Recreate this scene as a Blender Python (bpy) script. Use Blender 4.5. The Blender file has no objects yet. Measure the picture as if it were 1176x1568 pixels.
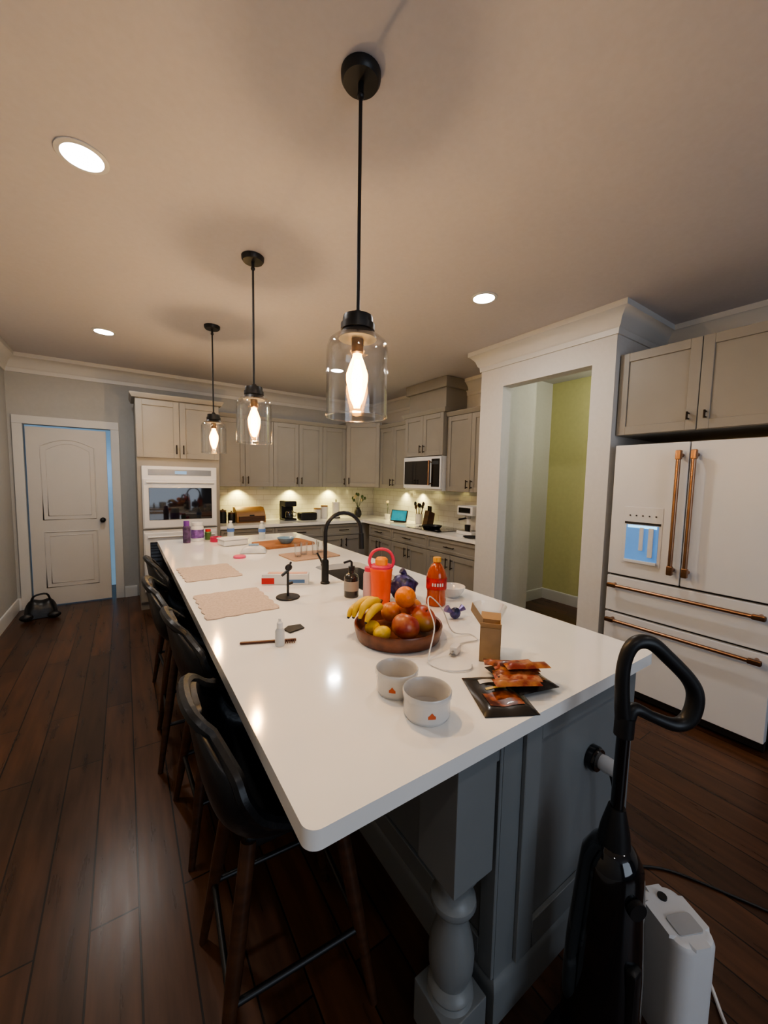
import bpy, bmesh, math, random
from mathutils import Vector, Matrix
random.seed(7)
SC=bpy.context.scene
# ---------------------------------------------------------------- materials
MC={}
def mat(name,col,rough=.5,metal=0,var=.06,scale=8,bump=0,emit=None,es=0,spec=.5,coat=0,trans=0,stretch=None):
    if name in MC: return MC[name]
    m=bpy.data.materials.new(name); m.use_nodes=True; nt=m.node_tree; N=nt.nodes; L=nt.links
    p=N['Principled BSDF']
    tc=N.new('ShaderNodeTexCoord'); mp=N.new('ShaderNodeMapping'); nz=N.new('ShaderNodeTexNoise')
    L.new(tc.outputs['Object'],mp.inputs['Vector']); L.new(mp.outputs[0],nz.inputs['Vector'])
    if stretch: mp.inputs['Scale'].default_value=stretch
    nz.inputs['Scale'].default_value=scale; nz.inputs['Detail'].default_value=4
    r=N.new('ShaderNodeValToRGB'); c=Vector(col[:3])
    r.color_ramp.elements[0].position=.3; r.color_ramp.elements[1].position=.7
    r.color_ramp.elements[0].color=(*[max(0,x*(1-var)) for x in c],1)
    r.color_ramp.elements[1].color=(*[min(1,x*(1+var)) for x in c],1)
    L.new(nz.outputs[0],r.inputs[0]); L.new(r.outputs[0],p.inputs['Base Color'])
    p.inputs['Roughness'].default_value=rough; p.inputs['Metallic'].default_value=metal
    p.inputs['Specular IOR Level'].default_value=spec; p.inputs['Coat Weight'].default_value=coat
    p.inputs['Transmission Weight'].default_value=trans
    if bump:
        b=N.new('ShaderNodeBump'); b.inputs['Strength'].default_value=bump; b.inputs['Distance'].default_value=.01
        L.new(nz.outputs[0],b.inputs['Height']); L.new(b.outputs[0],p.inputs['Normal'])
    if emit:
        p.inputs['Emission Color'].default_value=(*emit,1); p.inputs['Emission Strength'].default_value=es
    MC[name]=m; return m
def clear(name,tint=(1,1,1),glossy=.12,emit=None,es=0):
    if name in MC: return MC[name]
    m=bpy.data.materials.new(name); m.use_nodes=True; nt=m.node_tree; N=nt.nodes; L=nt.links
    N.remove(N['Principled BSDF']); out=N['Material Output']
    t=N.new('ShaderNodeBsdfTransparent'); t.inputs[0].default_value=(*tint,1)
    g=N.new('ShaderNodeBsdfGlossy'); g.inputs['Roughness'].default_value=.03
    lw=N.new('ShaderNodeLayerWeight'); lw.inputs[0].default_value=.35
    ma=N.new('ShaderNodeMath'); ma.operation='MULTIPLY_ADD'; ma.inputs[1].default_value=.6; ma.inputs[2].default_value=glossy*.25
    L.new(lw.outputs['Facing'],ma.inputs[0])
    mx=N.new('ShaderNodeMixShader'); L.new(ma.outputs[0],mx.inputs[0]); L.new(t.outputs[0],mx.inputs[1]); L.new(g.outputs[0],mx.inputs[2])
    last=mx
    if emit:
        e=N.new('ShaderNodeEmission'); e.inputs[0].default_value=(*emit,1); e.inputs[1].default_value=es
        a=N.new('ShaderNodeAddShader'); L.new(mx.outputs[0],a.inputs[0]); L.new(e.outputs[0],a.inputs[1]); last=a
    L.new(last.outputs[0],out.inputs['Surface']); MC[name]=m; return m
def brickmat(name,c1,c2,mortar,bw,bh,ms,rough,axis,grain=False,bump=.3,coat=0):
    m=bpy.data.materials.new(name); m.use_nodes=True; nt=m.node_tree; N=nt.nodes; L=nt.links
    p=N['Principled BSDF']; tc=N.new('ShaderNodeTexCoord'); sp=N.new('ShaderNodeSeparateXYZ'); cb=N.new('ShaderNodeCombineXYZ')
    L.new(tc.outputs['Object'],sp.inputs[0]); L.new(sp.outputs[axis[0]],cb.inputs[0]); L.new(sp.outputs[axis[1]],cb.inputs[1])
    br=N.new('ShaderNodeTexBrick'); L.new(cb.outputs[0],br.inputs['Vector'])
    br.inputs['Scale'].default_value=1; br.inputs['Brick Width'].default_value=bw; br.inputs['Row Height'].default_value=bh
    br.inputs['Mortar Size'].default_value=ms; br.inputs['Color1'].default_value=(*c1,1); br.inputs['Color2'].default_value=(*c2,1); br.inputs['Mortar'].default_value=(*mortar,1)
    br.offset=.37 if grain else .5
    col=br.outputs['Color']
    p.inputs['Roughness'].default_value=rough
    if grain:
        mp=N.new('ShaderNodeMapping'); mp.inputs['Scale'].default_value=(1.3,12,1); L.new(cb.outputs[0],mp.inputs['Vector'])
        nz=N.new('ShaderNodeTexNoise'); nz.inputs['Scale'].default_value=2.0; nz.inputs['Detail'].default_value=6; L.new(mp.outputs[0],nz.inputs['Vector'])
        rr=N.new('ShaderNodeValToRGB'); rr.color_ramp.elements[0].color=(.6,.6,.6,1); rr.color_ramp.elements[1].color=(1.4,1.4,1.4,1)
        rr.color_ramp.elements[0].position=.3; rr.color_ramp.elements[1].position=.75; L.new(nz.outputs[0],rr.inputs[0])
        mx=N.new('ShaderNodeMixRGB'); mx.blend_type='MULTIPLY'; mx.inputs[0].default_value=1; L.new(col,mx.inputs[1]); L.new(rr.outputs[0],mx.inputs[2]); col=mx.outputs[0]
        mr=N.new('ShaderNodeMapRange'); mr.inputs[3].default_value=rough-.05; mr.inputs[4].default_value=rough+.1; L.new(nz.outputs[0],mr.inputs[0]); L.new(mr.outputs[0],p.inputs['Roughness'])
    L.new(col,p.inputs['Base Color']); p.inputs['Coat Weight'].default_value=coat
    b=N.new('ShaderNodeBump'); b.inputs['Strength'].default_value=bump; b.inputs['Distance'].default_value=.004; b.invert=True
    L.new(br.outputs['Fac'],b.inputs['Height'])
    if grain:
        b2=N.new('ShaderNodeBump'); b2.inputs['Strength'].default_value=.06; b2.inputs['Distance'].default_value=.004; L.new(nz.outputs[0],b2.inputs['Height']); L.new(b.outputs[0],b2.inputs['Normal']); b=b2
    L.new(b.outputs[0],p.inputs['Normal'])
    MC[name]=m; return m
M_ceil=mat('ceiling_paint',(.56,.55,.585),.95,var=.02,scale=40,bump=.03)
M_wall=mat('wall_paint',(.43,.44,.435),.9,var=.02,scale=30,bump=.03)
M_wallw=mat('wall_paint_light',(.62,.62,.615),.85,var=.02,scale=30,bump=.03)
M_green=mat('pantry_light_tint',(.60,.60,.31),.9,var=.03,scale=20)  # yellow-green cast of the pantry light put into the wall colour
M_trim=mat('white_trim',(.62,.63,.63),.4,var=.01)
M_cab=mat('taupe_cabinet',(.28,.268,.242),.45,var=.03,scale=5)
M_cabi=mat('island_grey_paint',(.21,.225,.23),.38,var=.03,scale=5)
M_quartz=mat('white_quartz',(.87,.865,.84),.10,var=.015,scale=6,coat=.2)
M_floor=brickmat('walnut_floor',(.100,.042,.019),(.050,.022,.0105),(.01,.005,.003),1.5,.14,.003,.27,('Y','X'),grain=True)
M_tileF=brickmat('subway_tile_far',(.62,.62,.6),(.58,.58,.56),(.4,.4,.38),.2,.075,.0025,.1,('X','Z'),coat=.5)
M_tileR=brickmat('subway_tile_right',(.6,.62,.62),(.55,.57,.57),(.4,.4,.4),.2,.075,.0025,.08,('Y','Z'),coat=.5)
M_blk=mat('matte_black',(.012,.012,.013),.4,var=.1)
M_gblk=mat('gloss_black',(.006,.006,.007),.08,var=.1,coat=.6)
M_lea=mat('black_leather',(.009,.010,.012),.36,var=.15,scale=60,bump=.12)
M_wood=mat('walnut_leg',(.07,.03,.014),.4,var=.3,scale=6,stretch=(1,1,8))
M_bronze=mat('brushed_bronze',(.34,.2,.125),.32,1,var=.08,scale=20)
M_dbr=mat('dark_bronze',(.05,.035,.025),.4,.8,var=.1)
M_app=mat('appliance_white',(.70,.715,.735),.35,var=.01)
M_steel=mat('steel',(.5,.5,.5),.25,1,var=.05)
M_glassd=mat('oven_glass',(.012,.012,.014),.05,var=.1,coat=1)
M_white=mat('white_plastic',(.72,.72,.72),.35,var=.02)
M_cer=mat('white_ceramic',(.66,.65,.63),.2,var=.03,coat=.5)
M_gls=clear('clear_glass')
# ---------------------------------------------------------------- builder
class B:
    def __init__(s,name): s.name=name; s.bm=bmesh.new(); s.mats=[]; s.M=Matrix.Identity(4)
    def mi(s,m):
        if m not in s.mats: s.mats.append(m)
        return s.mats.index(m)
    def add(s,vs,fs,m):
        k=s.mi(m); V=[s.bm.verts.new(s.M@Vector(v)) for v in vs]
        for f in fs:
            if len(set(f))<3: continue
            try: F=s.bm.faces.new([V[i] for i in f]); F.material_index=k
            except ValueError: pass
        return s
    def merge(s,t,m,X=None):
        t.verts.index_update(); X=X or Matrix.Identity(4)
        s.add([X@v.co for v in t.verts],[[v.index for v in f.verts] for f in t.faces],m); t.free(); return s
    def box(s,lo,hi,m,bev=0,seg=2,rz=0,X=None):
        lo=Vector(lo);hi=Vector(hi);c=(lo+hi)/2;d=hi-lo
        t=bmesh.new(); bmesh.ops.create_cube(t,size=1)
        for v in t.verts: v.co=Vector((v.co.x*d.x,v.co.y*d.y,v.co.z*d.z))
        if bev>0: bmesh.ops.bevel(t,geom=t.edges[:],offset=min(bev,min(abs(x) for x in d)*.49),segments=seg,profile=.5,affect='EDGES')
        return s.merge(t,m,(X or Matrix.Identity(4))@Matrix.Translation(c)@Matrix.Rotation(rz,4,'Z'))
    def sph(s,c,r,m,seg=20,sc=(1,1,1),R=None):
        t=bmesh.new(); bmesh.ops.create_uvsphere(t,u_segments=seg,v_segments=max(8,seg//2),radius=r)
        return s.merge(t,m,Matrix.Translation(c)@(R or Matrix.Identity(4))@Matrix.Diagonal((*sc,1)))
    def lathe(s,prof,c,m,seg=32,X=None,sq=None,cap=True):
        vs=[];fs=[];n=len(prof); X=X or Matrix.Identity(4)
        for (r,z) in prof:
            for i in range(seg):
                a=2*math.pi*i/seg; v=X@Vector((r*math.cos(a)*(sq[0] if sq else 1),r*math.sin(a)*(sq[1] if sq else 1),z)); vs.append(v+Vector(c))
        for j in range(n-1):
            for i in range(seg):
                k=(i+1)%seg; fs.append((j*seg+i,j*seg+k,(j+1)*seg+k,(j+1)*seg+i))
        if cap and prof[0][0]>1e-5: fs.append(tuple(range(seg))[::-1])
        if cap and prof[-1][0]>1e-5: fs.append(tuple((n-1)*seg+i for i in range(seg)))
        return s.add(vs,fs,m)
    def tube(s,pts,r,m,seg=10,smooth=0,closed=False,flat=1):
        P=[Vector(p) for p in pts]
        rs=list(r) if isinstance(r,(list,tuple)) else [r]*len(P)
        if smooth:
            Q=[];R2=[];n=len(P)
            rng=n if closed else n-1
            for i in range(rng):
                g=lambda k:P[k%n] if closed else P[min(max(k,0),n-1)]
                gr=lambda k:rs[k%n] if closed else rs[min(max(k,0),n-1)]
                p0,p1,p2,p3=g(i-1),g(i),g(i+1),g(i+2)
                for k in range(smooth):
                    t=k/smooth
                    Q.append(.5*((2*p1)+(p2-p0)*t+(2*p0-5*p1+4*p2-p3)*t*t+(3*p1-p0-3*p2+p3)*t**3)); R2.append(gr(i)*(1-t)+gr(i+1)*t)
            if not closed: Q.append(P[-1]); R2.append(rs[-1])
            P=Q; rs=R2
        n=len(P); T=[]
        for i in range(n):
            if closed: d=P[(i+1)%n]-P[i-1]
            else: d=P[min(i+1,n-1)]-P[max(i-1,0)]
            T.append(d.normalized())
        u=T[0].orthogonal().normalized(); vs=[];fs=[]
        if abs(T[0].z)<.9: u=(Vector((0,0,1))-T[0]*T[0].z).normalized()
        for i in range(n):
            u=(u-T[i]*u.dot(T[i])).normalized(); w=T[i].cross(u)
            for k in range(seg):
                a=2*math.pi*k/seg; vs.append(P[i]+(u*math.cos(a)*flat+w*math.sin(a))*rs[i])
        for i in range(n if closed else n-1):
            j=(i+1)%n
            for k in range(seg):
                l=(k+1)%seg; fs.append((i*seg+k,i*seg+l,j*seg+l,j*seg+k))
        if not closed: fs.append(tuple(range(seg))[::-1]); fs.append(tuple((n-1)*seg+k for k in range(seg)))
        return s.add(vs,fs,m)
    def cyl(s,a,b,r,m,seg=16,r2=None): return s.tube([a,b],[r,r if r2 is None else r2],m,seg)
    def prism(s,poly,z0,z1,m,bev=0,X=None):
        t=bmesh.new(); n=len(poly)
        a=[t.verts.new((x,y,z0)) for x,y in poly]; b=[t.verts.new((x,y,z1)) for x,y in poly]
        t.faces.new(a[::-1]); t.faces.new(b)
        for i in range(n): j=(i+1)%n; t.faces.new((a[i],a[j],b[j],b[i]))
        if bev:
            e=[x for x in t.edges if abs(x.verts[0].co.z-x.verts[1].co.z)<1e-6]
            bmesh.ops.bevel(t,geom=e,offset=bev,segments=2,profile=.5,affect='EDGES')
        return s.merge(t,m,X)
    def sweep(s,path,prof,m,z=0):
        P=[Vector(p) for p in path];n=len(P);vs=[];fs=[];k=len(prof)
        for i in range(n):
            ds=[]
            if i>0: ds.append((P[i]-P[i-1]).normalized())
            if i<n-1: ds.append((P[i+1]-P[i]).normalized())
            ns=[Vector((-d.y,d.x)) for d in ds]; mm=ns[0] if len(ns)==1 else (ns[0]+ns[1])/(1+ns[0].dot(ns[1]))
            for (d,zz) in prof: q=P[i]+mm*d; vs.append((q.x,q.y,z+zz))
        for i in range(n-1):
            for j in range(k): l=(j+1)%k; fs.append((i*k+j,i*k+l,(i+1)*k+l,(i+1)*k+j))
        fs.append(tuple(range(k))[::-1]); fs.append(tuple((n-1)*k+j for j in range(k)))
        return s.add(vs,fs,m)
    def surf(s,fn,nu,nv,m,th=0):
        G=[[Vector(fn(i/nu,j/nv)) for j in range(nv+1)] for i in range(nu+1)]
        vs=[v for r in G for v in r]; W=nv+1; fs=[(i*W+j,i*W+j+1,(i+1)*W+j+1,(i+1)*W+j) for i in range(nu) for j in range(nv)]
        if th:
            o=len(vs); vs2=[]
            for i in range(nu+1):
                for j in range(nv+1):
                    a=G[min(i+1,nu)][j]-G[max(i-1,0)][j]; b=G[i][min(j+1,nv)]-G[i][max(j-1,0)]
                    vs2.append(G[i][j]-a.cross(b).normalized()*th)
            vs+=vs2; fs+=[(o+f[3],o+f[2],o+f[1],o+f[0]) for f in list(fs)]
            ring=[(0,j) for j in range(nv)]+[(i,nv) for i in range(nu)]+[(nu,j) for j in range(nv,0,-1)]+[(i,0) for i in range(nu,0,-1)]
            for q in range(len(ring)):
                a=ring[q];b=ring[(q+1)%len(ring)]; A=a[0]*W+a[1];Bq=b[0]*W+b[1]; fs.append((A,o+A,o+Bq,Bq))
        return s.add(vs,fs,m)
    def done(s,ang=38,sub=0):
        bmesh.ops.recalc_face_normals(s.bm,faces=s.bm.faces[:])
        for f in s.bm.faces: f.smooth=True
        for e in s.bm.edges:
            if len(e.link_faces)==2 and e.calc_face_angle(0)>math.radians(ang): e.smooth=False
        me=bpy.data.meshes.new(s.name); s.bm.to_mesh(me); s.bm.free()
        for m in s.mats: me.materials.append(m)
        o=bpy.data.objects.new(s.name,me); SC.collection.objects.link(o)
        wn=o.modifiers.new('weighted_normal','WEIGHTED_NORMAL'); wn.keep_sharp=True
        return o
def T(x,y,z=0,rz=0): return Matrix.Translation((x,y,z))@Matrix.Rotation(math.radians(rz),4,'Z')
def rrect(x0,y0,x1,y1,r,n=6):
    out=[]
    for cx,cy,a0 in ((x1-r,y1-r,0),(x0+r,y1-r,90),(x0+r,y0+r,180),(x1-r,y0+r,270)):
        for i in range(n+1): a=math.radians(a0+90*i/n); out.append((cx+r*math.cos(a),cy+r*math.sin(a)))
    return out
CEIL=2.79; FAR=5.72; RW=3.63; LW=-1.02
# ---------------------------------------------------------------- room shell
b=B('floor'); b.box((-1.12,-3.5,-.1),(4.8,6.6,0),M_floor); b.done()
b=B('ceiling'); b.box((-1.12,-3.5,CEIL),(4.8,6.6,CEIL+.1),M_ceil); b.done()
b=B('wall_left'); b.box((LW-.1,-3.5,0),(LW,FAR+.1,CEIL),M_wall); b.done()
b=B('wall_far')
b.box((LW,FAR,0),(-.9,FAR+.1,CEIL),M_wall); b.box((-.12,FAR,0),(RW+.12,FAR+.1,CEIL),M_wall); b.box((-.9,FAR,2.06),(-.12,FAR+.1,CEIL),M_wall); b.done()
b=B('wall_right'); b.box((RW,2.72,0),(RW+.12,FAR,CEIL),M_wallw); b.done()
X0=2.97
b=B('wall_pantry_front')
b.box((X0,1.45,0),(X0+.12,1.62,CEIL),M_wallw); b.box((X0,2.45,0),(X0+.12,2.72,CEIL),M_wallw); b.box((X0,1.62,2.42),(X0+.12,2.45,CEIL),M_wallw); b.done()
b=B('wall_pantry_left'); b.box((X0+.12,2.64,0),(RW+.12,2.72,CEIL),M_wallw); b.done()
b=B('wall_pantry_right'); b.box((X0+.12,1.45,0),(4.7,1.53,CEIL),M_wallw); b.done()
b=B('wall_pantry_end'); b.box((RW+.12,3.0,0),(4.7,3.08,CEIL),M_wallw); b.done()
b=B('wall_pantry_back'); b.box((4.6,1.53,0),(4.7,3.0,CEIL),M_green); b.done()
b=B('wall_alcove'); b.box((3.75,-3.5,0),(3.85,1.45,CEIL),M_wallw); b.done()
crown=[(0,-.19),(.012,-.19),(.016,-.15),(.03,-.135),(.045,-.09),(.085,-.045),(.1,-.04),(.1,0),(0,0)]
b=B('trim_1'); b.sweep([(3.75,-3.4),(3.75,1.45),(X0,1.45),(X0,2.72),(RW,2.72),(RW,FAR),(LW,FAR),(LW,-3.4)],crown,M_trim,CEIL); b.done(30)
bb=[(0,0),(.016,0),(.016,.11),(.01,.13),(0,.135)]
b=B('baseboard_left'); b.sweep([(-.98,FAR),(LW,FAR),(LW,-3.4)],bb,M_trim); b.done()
b=B('baseboard_far'); b.sweep([(.1,FAR),(-.03,FAR)],bb,M_trim); b.done()
b=B('baseboard_pantry'); b.sweep([(4.6,1.53),(4.6,3.0),(RW+.12,3.0)],bb,M_trim); b.done()
b=B('baseboard_right'); b.sweep([(X0,1.45),(X0,1.62)],bb,M_trim); b.sweep([(X0,2.45),(X0,2.72)],bb,M_trim); b.done()
# door
b=B('trim_2')
for x0,x1,z0,z1 in ((-.985,-.9,0,2.06),(-.12,-.035,0,2.06),(-.985,-.035,2.06,2.15)):
    b.box((x0,FAR-.02,z0),(x1,FAR-.001,z1),M_trim,.005)
b.done()
M_door=mat('door_paint',(.58,.58,.575),.45,var=.01)
b=B('door_1')
dx0,dx1=-.885,-.165
b.box((dx0,FAR+.005,.012),(dx1,FAR+.045,2.035),M_door,.003)
def outl(x0,x1,z0,z1,arch):
    p=[(x0,z0),(x1,z0)]
    n=12
    for i in range(n+1):
        t=i/n; p.append((x1+(x0-x1)*t, z1+arch*math.sin(math.pi*t)))
    return p
for z0,z1,ar in ((1.0,1.83,.08),(.22,.86,0.0)):
    for off,rr in ((0,.007),(.045,.004)):
        p=outl(dx0+.12+off,dx1-.12-off,z0+off,z1-off,ar)
        b.tube([(x,FAR+.005,z) for x,z in p],rr,M_door,8,closed=True)
b.cyl((dx1-.06,FAR+.01,.98),(dx1-.06,FAR-.03,.98),.012,M_blk); b.sph((dx1-.06,FAR-.045,.98),.028,M_blk); b.cyl((dx1-.06,FAR+.006,.98),(dx1-.06,FAR-.004,.98),.03,M_blk)
b.done()
M_day=mat('daylight_glow_backing',(.3,.42,.52),.9,emit=(.36,.58,.78),es=.32)  # emissive backing added, stands in for daylight in the room behind the door
b=B('glow_backing_beyond_door'); b.box((-1.1,6.45,0),(.2,6.5,2.7),M_day); b.done()
# ---------------------------------------------------------------- cabinets
def pull(b,p,axis,l,m=M_dbr):
    x,y,z=p
    if axis=='z': a=(x,y-.03,z-l/2);c=(x,y-.03,z+l/2);ps=[(x,z-l*.35),(x,z+l*.35)]
    else: a=(x-l/2,y-.03,z);c=(x+l/2,y-.03,z);ps=[(x-l*.35,z),(x+l*.35,z)]
    b.cyl(a,c,.006,m,8)
    for q in ps: b.cyl((q[0],y,q[1]),(q[0],y-.03,q[1]),.005,m,8)
def shaker(b,x0,x1,z0,z1,m=M_cab,y=0,rail=.06):
    g=.002; x0+=g;x1-=g;z0+=g;z1-=g
    b.box((x0,y-.012,z0),(x1,y,z1),m)
    for lo,hi in (((x0,z0),(x0+rail,z1)),((x1-rail,z0),(x1,z1)),((x0+rail,z0),(x1-rail,z0+rail)),((x0+rail,z1-rail),(x1-rail,z1))):
        b.box((lo[0],y-.022,lo[1]),(hi[0],y-.0121,hi[1]),m,.002,1)
def upper(b,x0,x1,z0,z1,depth=.33,doors=2):
    b.box((x0,0,z0),(x1,depth,z1),M_cab)
    w=(x1-x0)/doors
    for i in range(doors):
        a=x0+i*w; shaker(b,a,a+w,z0,z1)
        hx=a+w-.035 if (i==0) else a+.035
        pull(b,(hx,-.022,z0+.09),'z',.1)
def base(b,x0,x1,doors=2,drawer=True):
    b.box((x0,0,.1),(x1,.58,.873),M_cab); b.box((x0,.06,0),(x1,.58,.1),M_cab)
    zt=.86
    if drawer:
        shaker(b,x0,x1,.7,zt,rail=.035); pull(b,((x0+x1)/2,-.022,.78),'x',.16); zt=.695
    w=(x1-x0)/doors
    for i in range(doors):
        a=x0+i*w; shaker(b,a,a+w,.11,zt); pull(b,(a+w-.04 if i==0 else a+.04,-.022,zt-.1),'z',.12)
UZ0,UZ1=1.4,2.3
b=B('base_cabinet'); b.M=T(3.035,4.98,0,-90)
base(b,.12,.70); base(b,.70,1.45); base(b,1.45,2.255); b.done()
b=B('base_cabinet'); b.M=T(0,5.06)
base(b,.97,1.65); base(b,1.65,2.35); base(b,2.35,3.0); b.box((3.0,.0,0),(3.6,.58,.873),M_cab); b.done()
b=B('kitchen_countertop')
b.prism([(.965,5.02),(3.0,5.02),(3.0,2.725),(3.625,2.725),(3.625,FAR-.005),(.965,FAR-.005)],.875,.915,M_quartz,.004); b.done()
b=B('backsplash_tile'); b.box((.965,FAR-.012,.916),(RW-.013,FAR-.001,UZ0-.002),M_tileF); b.done()
b=B('backsplash_tile'); b.box((RW-.012,2.725,.916),(RW-.001,FAR-.013,UZ0-.002),M_tileR); b.done()
# far uppers
CP=[(-.001,0),(.03,0),(.05,.04),(.05,.05),(-.001,.05)]
b=B('upper_cabinet'); b.M=T(0,5.385); 
upper(b,.97,1.74,UZ0,UZ1); upper(b,1.74,2.49,UZ0,UZ1); upper(b,2.49,2.88,UZ0,UZ1,doors=1)
b.sweep([(2.88,-.0),(.97,0)],CP,M_cab,UZ1); b.done()
b=B('corner_cabinet')
cz1=2.4
b.prism([(2.885,FAR-.003),(2.885,5.385),(3.3,5.0),(RW-.003,5.0),(RW-.003,FAR-.003)],UZ0,cz1,M_cab)
dl=math.hypot(.415,.385); b.M=T(2.885,5.385,0,math.degrees(math.atan2(-.385,.415)))
shaker(b,.02,dl-.02,UZ0+.01,cz1-.01); pull(b,(.07,-.022,UZ0+.1),'z',.1)
b.M=Matrix.Identity(4); b.done()
b=B('upper_cabinet'); b.M=T(3.3,4.995,0,-90)
upper(b,0,.69,UZ0,UZ1,.325); b.sweep([(.69,0),(0,0)],CP,M_cab,UZ1); b.done()
b=B('range_hood_cabinet'); b.M=T(3.24,4.29,0,-90)
upper(b,0,.765,1.84,2.36,.385)
b.sweep([(.765,.38),(.765,0),(0,0),(0,.38)],CP,M_cab,2.36)
b.box((.02,.03,2.36),(.745,.385,2.7),M_cab); b.box((-.02,-.01,2.66),(.785,.385,CEIL-.002),M_cab,.01); b.done()
b=B('upper_cabinet'); b.M=T(3.3,3.515,0,-90)
upper(b,0,.785,UZ0,UZ1,.325); b.sweep([(.785,0),(0,0)],CP,M_cab,UZ1); b.done()
# microwave
b=B('microwave'); b.M=T(3.2,4.285,0,-90)
b.box((0.005,.03,1.4),(.755,.4,1.835),M_app,.006); b.box((.005,0,1.42),(.755,.03,1.83),M_app,.01)
b.box((.03,-.004,1.47),(.56,.005,1.78),M_glassd,.004); b.box((.585,-.004,1.45),(.735,.005,1.8),M_gblk,.004)
b.cyl((.575,-.04,1.47),(.575,-.04,1.78),.011,M_bronze); 
for z in (1.49,1.76): b.cyl((.575,0,z),(.575,-.04,z),.008,M_bronze)
b.box((.6,-.006,1.73),(.72,0,1.77),mat('display_dark',(.05,.06,.07),.1)); b.done()
# tall oven cabinet
b=B('tall_oven_cabinet'); b.M=T(.12,5.0)
b.box((0,0,.1),(.84,.71,2.36),M_cab); b.box((0,.05,0),(.84,.7,.1),M_cab)
shaker(b,0,.42,1.72,2.35); shaker(b,.42,.84,1.72,2.35); pull(b,(.385,-.022,1.82),'z',.1); pull(b,(.455,-.022,1.82),'z',.1)
b.sweep([(.84,.3),(.84,0),(0,0),(0,.5)],CP,M_cab,2.36); b.done()
b=B('wall_oven'); b.M=T(.12,4.999)
for z0,z1,pan in ((.93,1.63,True),(.22,.915,False)):
    b.box((.04,-.03,z0),(.80,-.001,z1),M_app,.005)
    zt=z1-(.14 if pan else .03)
    if pan: b.box((.1,-.034,z1-.1),(.74,-.028,z1-.035),mat('grey_panel',(.22,.24,.27),.2),.002); b.box((.36,-.036,z1-.085),(.48,-.032,z1-.05),mat('oven_display',(.1,.2,.3),.2,emit=(.3,.6,1),es=.4))
    b.box((.05,-.05,z0+.01),(.79,-.03,zt),M_app,.006); b.box((.1,-.054,z0+.1),(.74,-.048,zt-.1),M_glassd,.003)
    b.cyl((.08,-.095,zt-.04),(.76,-.095,zt-.04),.012,M_app)
    for x in (.11,.73): b.cyl((x,-.05,zt-.04),(x,-.095,zt-.04),.009,M_bronze)
b.done()
# fridge cabinet + fridge
b=B('fridge_cabinet'); b.M=T(3.05,1.445,0,-90)
b.box((0,0,1.88),(.97,.69,2.46),M_cab); shaker(b,0,.485,1.88,2.46); shaker(b,.485,.97,1.88,2.46)
pull(b,(.44,-.022,1.97),'z',.05); pull(b,(.53,-.022,1.97),'z',.05); b.box((.95,0,0),(.97,.69,1.88),M_cab); b.done()
b=B('refrigerator'); b.M=T(2.95,1.40,0,-90)
W=.9; b.box((.01,.06,.02),(W-.01,.74,1.79),M_app,.004)
for x0,x1 in ((0,.442),(.448,W)):
    b.box((x0,0,.875),(x1,.06,1.8),M_app,.006)
b.box((0,0,.6),(W,.06,.86),M_app,.006); b.box((0,0,.07),(W,.06,.585),M_app,.006); b.box((0,.02,.02),(W,.06,.065),M_blk)
b.box((.01,.03,.58),(W-.01,.06,.88),M_blk)
for x in (.405,.485):
    b.cyl((x,-.055,.95),(x,-.055,1.74),.013,M_bronze)
    for z in (.975,1.715): b.cyl((x,0,z),(x,-.055,z),.012,M_bronze); b.box((x-.016,-.07,z-.03),(x+.016,-.04,z+.03),M_bronze,.006)
for z in (.80,.545):
    b.cyl((.03,-.055,z),(W-.03,-.055,z),.012,M_bronze)
    for x in (.06,W-.06): b.cyl((x,0,z),(x,-.055,z),.011,M_bronze); b.box((x-.03,-.07,z-.015),(x+.03,-.04,z+.015),M_bronze,.006)
M_disp=mat('dispenser_cavity_glow',(.15,.3,.5),.3,emit=(.1,.36,.9),es=.4)  # blue light in the recess painted on as emission of its surface
M_dl=mat('dispenser_glow',(.3,.6,.9),.3,emit=(.3,.7,1),es=1.6)
b.box((.09,-.004,.965),(.33,.002,1.37),M_app,.004); b.box((.11,-.006,.985),(.31,-.003,1.245),M_disp,.001); b.box((.10,-.009,1.25),(.32,-.003,1.265),M_blk)
b.box((.12,-.008,1.225),(.30,-.005,1.243),M_dl)
b.box((.2,-.02,1.07),(.225,-.006,1.23),M_app,.003); b.box((.255,-.02,1.03),(.285,-.006,1.23),M_app,.003); b.box((.11,-.02,.98),(.31,-.004,1.0),M_app,.002)
for i in range(5): b.cyl((.13+i*.04,-.008,1.31),(.13+i*.04,-.003,1.31),.005,M_blk,8)
b.done()
# ---------------------------------------------------------------- island
IX0,IX1,IY0,IY1=.24,1.59,.57,4.15
b=B('island_countertop'); b.prism(rrect(IX0,IY0,IX1,IY1,.03,10),.875,.915,M_quartz,.006); top=b.done()
SX0,SX1,SY0,SY1=1.07,1.42,1.75,2.45
b=B('cut'); b.prism(rrect(SX0,SY0,SX1,SY1,.05),.8,1,M_quartz); cut=b.done(); cut.modifiers.clear(); top.modifiers.clear()
md=top.modifiers.new('sink','BOOLEAN'); md.operation='DIFFERENCE'; md.object=cut; md.solver='EXACT'
dg=bpy.context.evaluated_depsgraph_get(); me=bpy.data.meshes.new_from_object(top.evaluated_get(dg)); top.modifiers.clear(); top.data=me; bpy.data.objects.remove(cut)
tb=bmesh.new(); tb.from_mesh(me)
for e in tb.edges:
    e.smooth=not(len(e.link_faces)==2 and e.calc_face_angle(0)>math.radians(20))
tb.to_mesh(me); tb.free()
b=B('kitchen_sink')
p=rrect(SX0-.004,SY0-.004,SX1+.004,SY1+.004,.05); q=rrect(SX0+.01,SY0+.01,SX1-.01,SY1-.01,.05); n=len(p)
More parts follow.
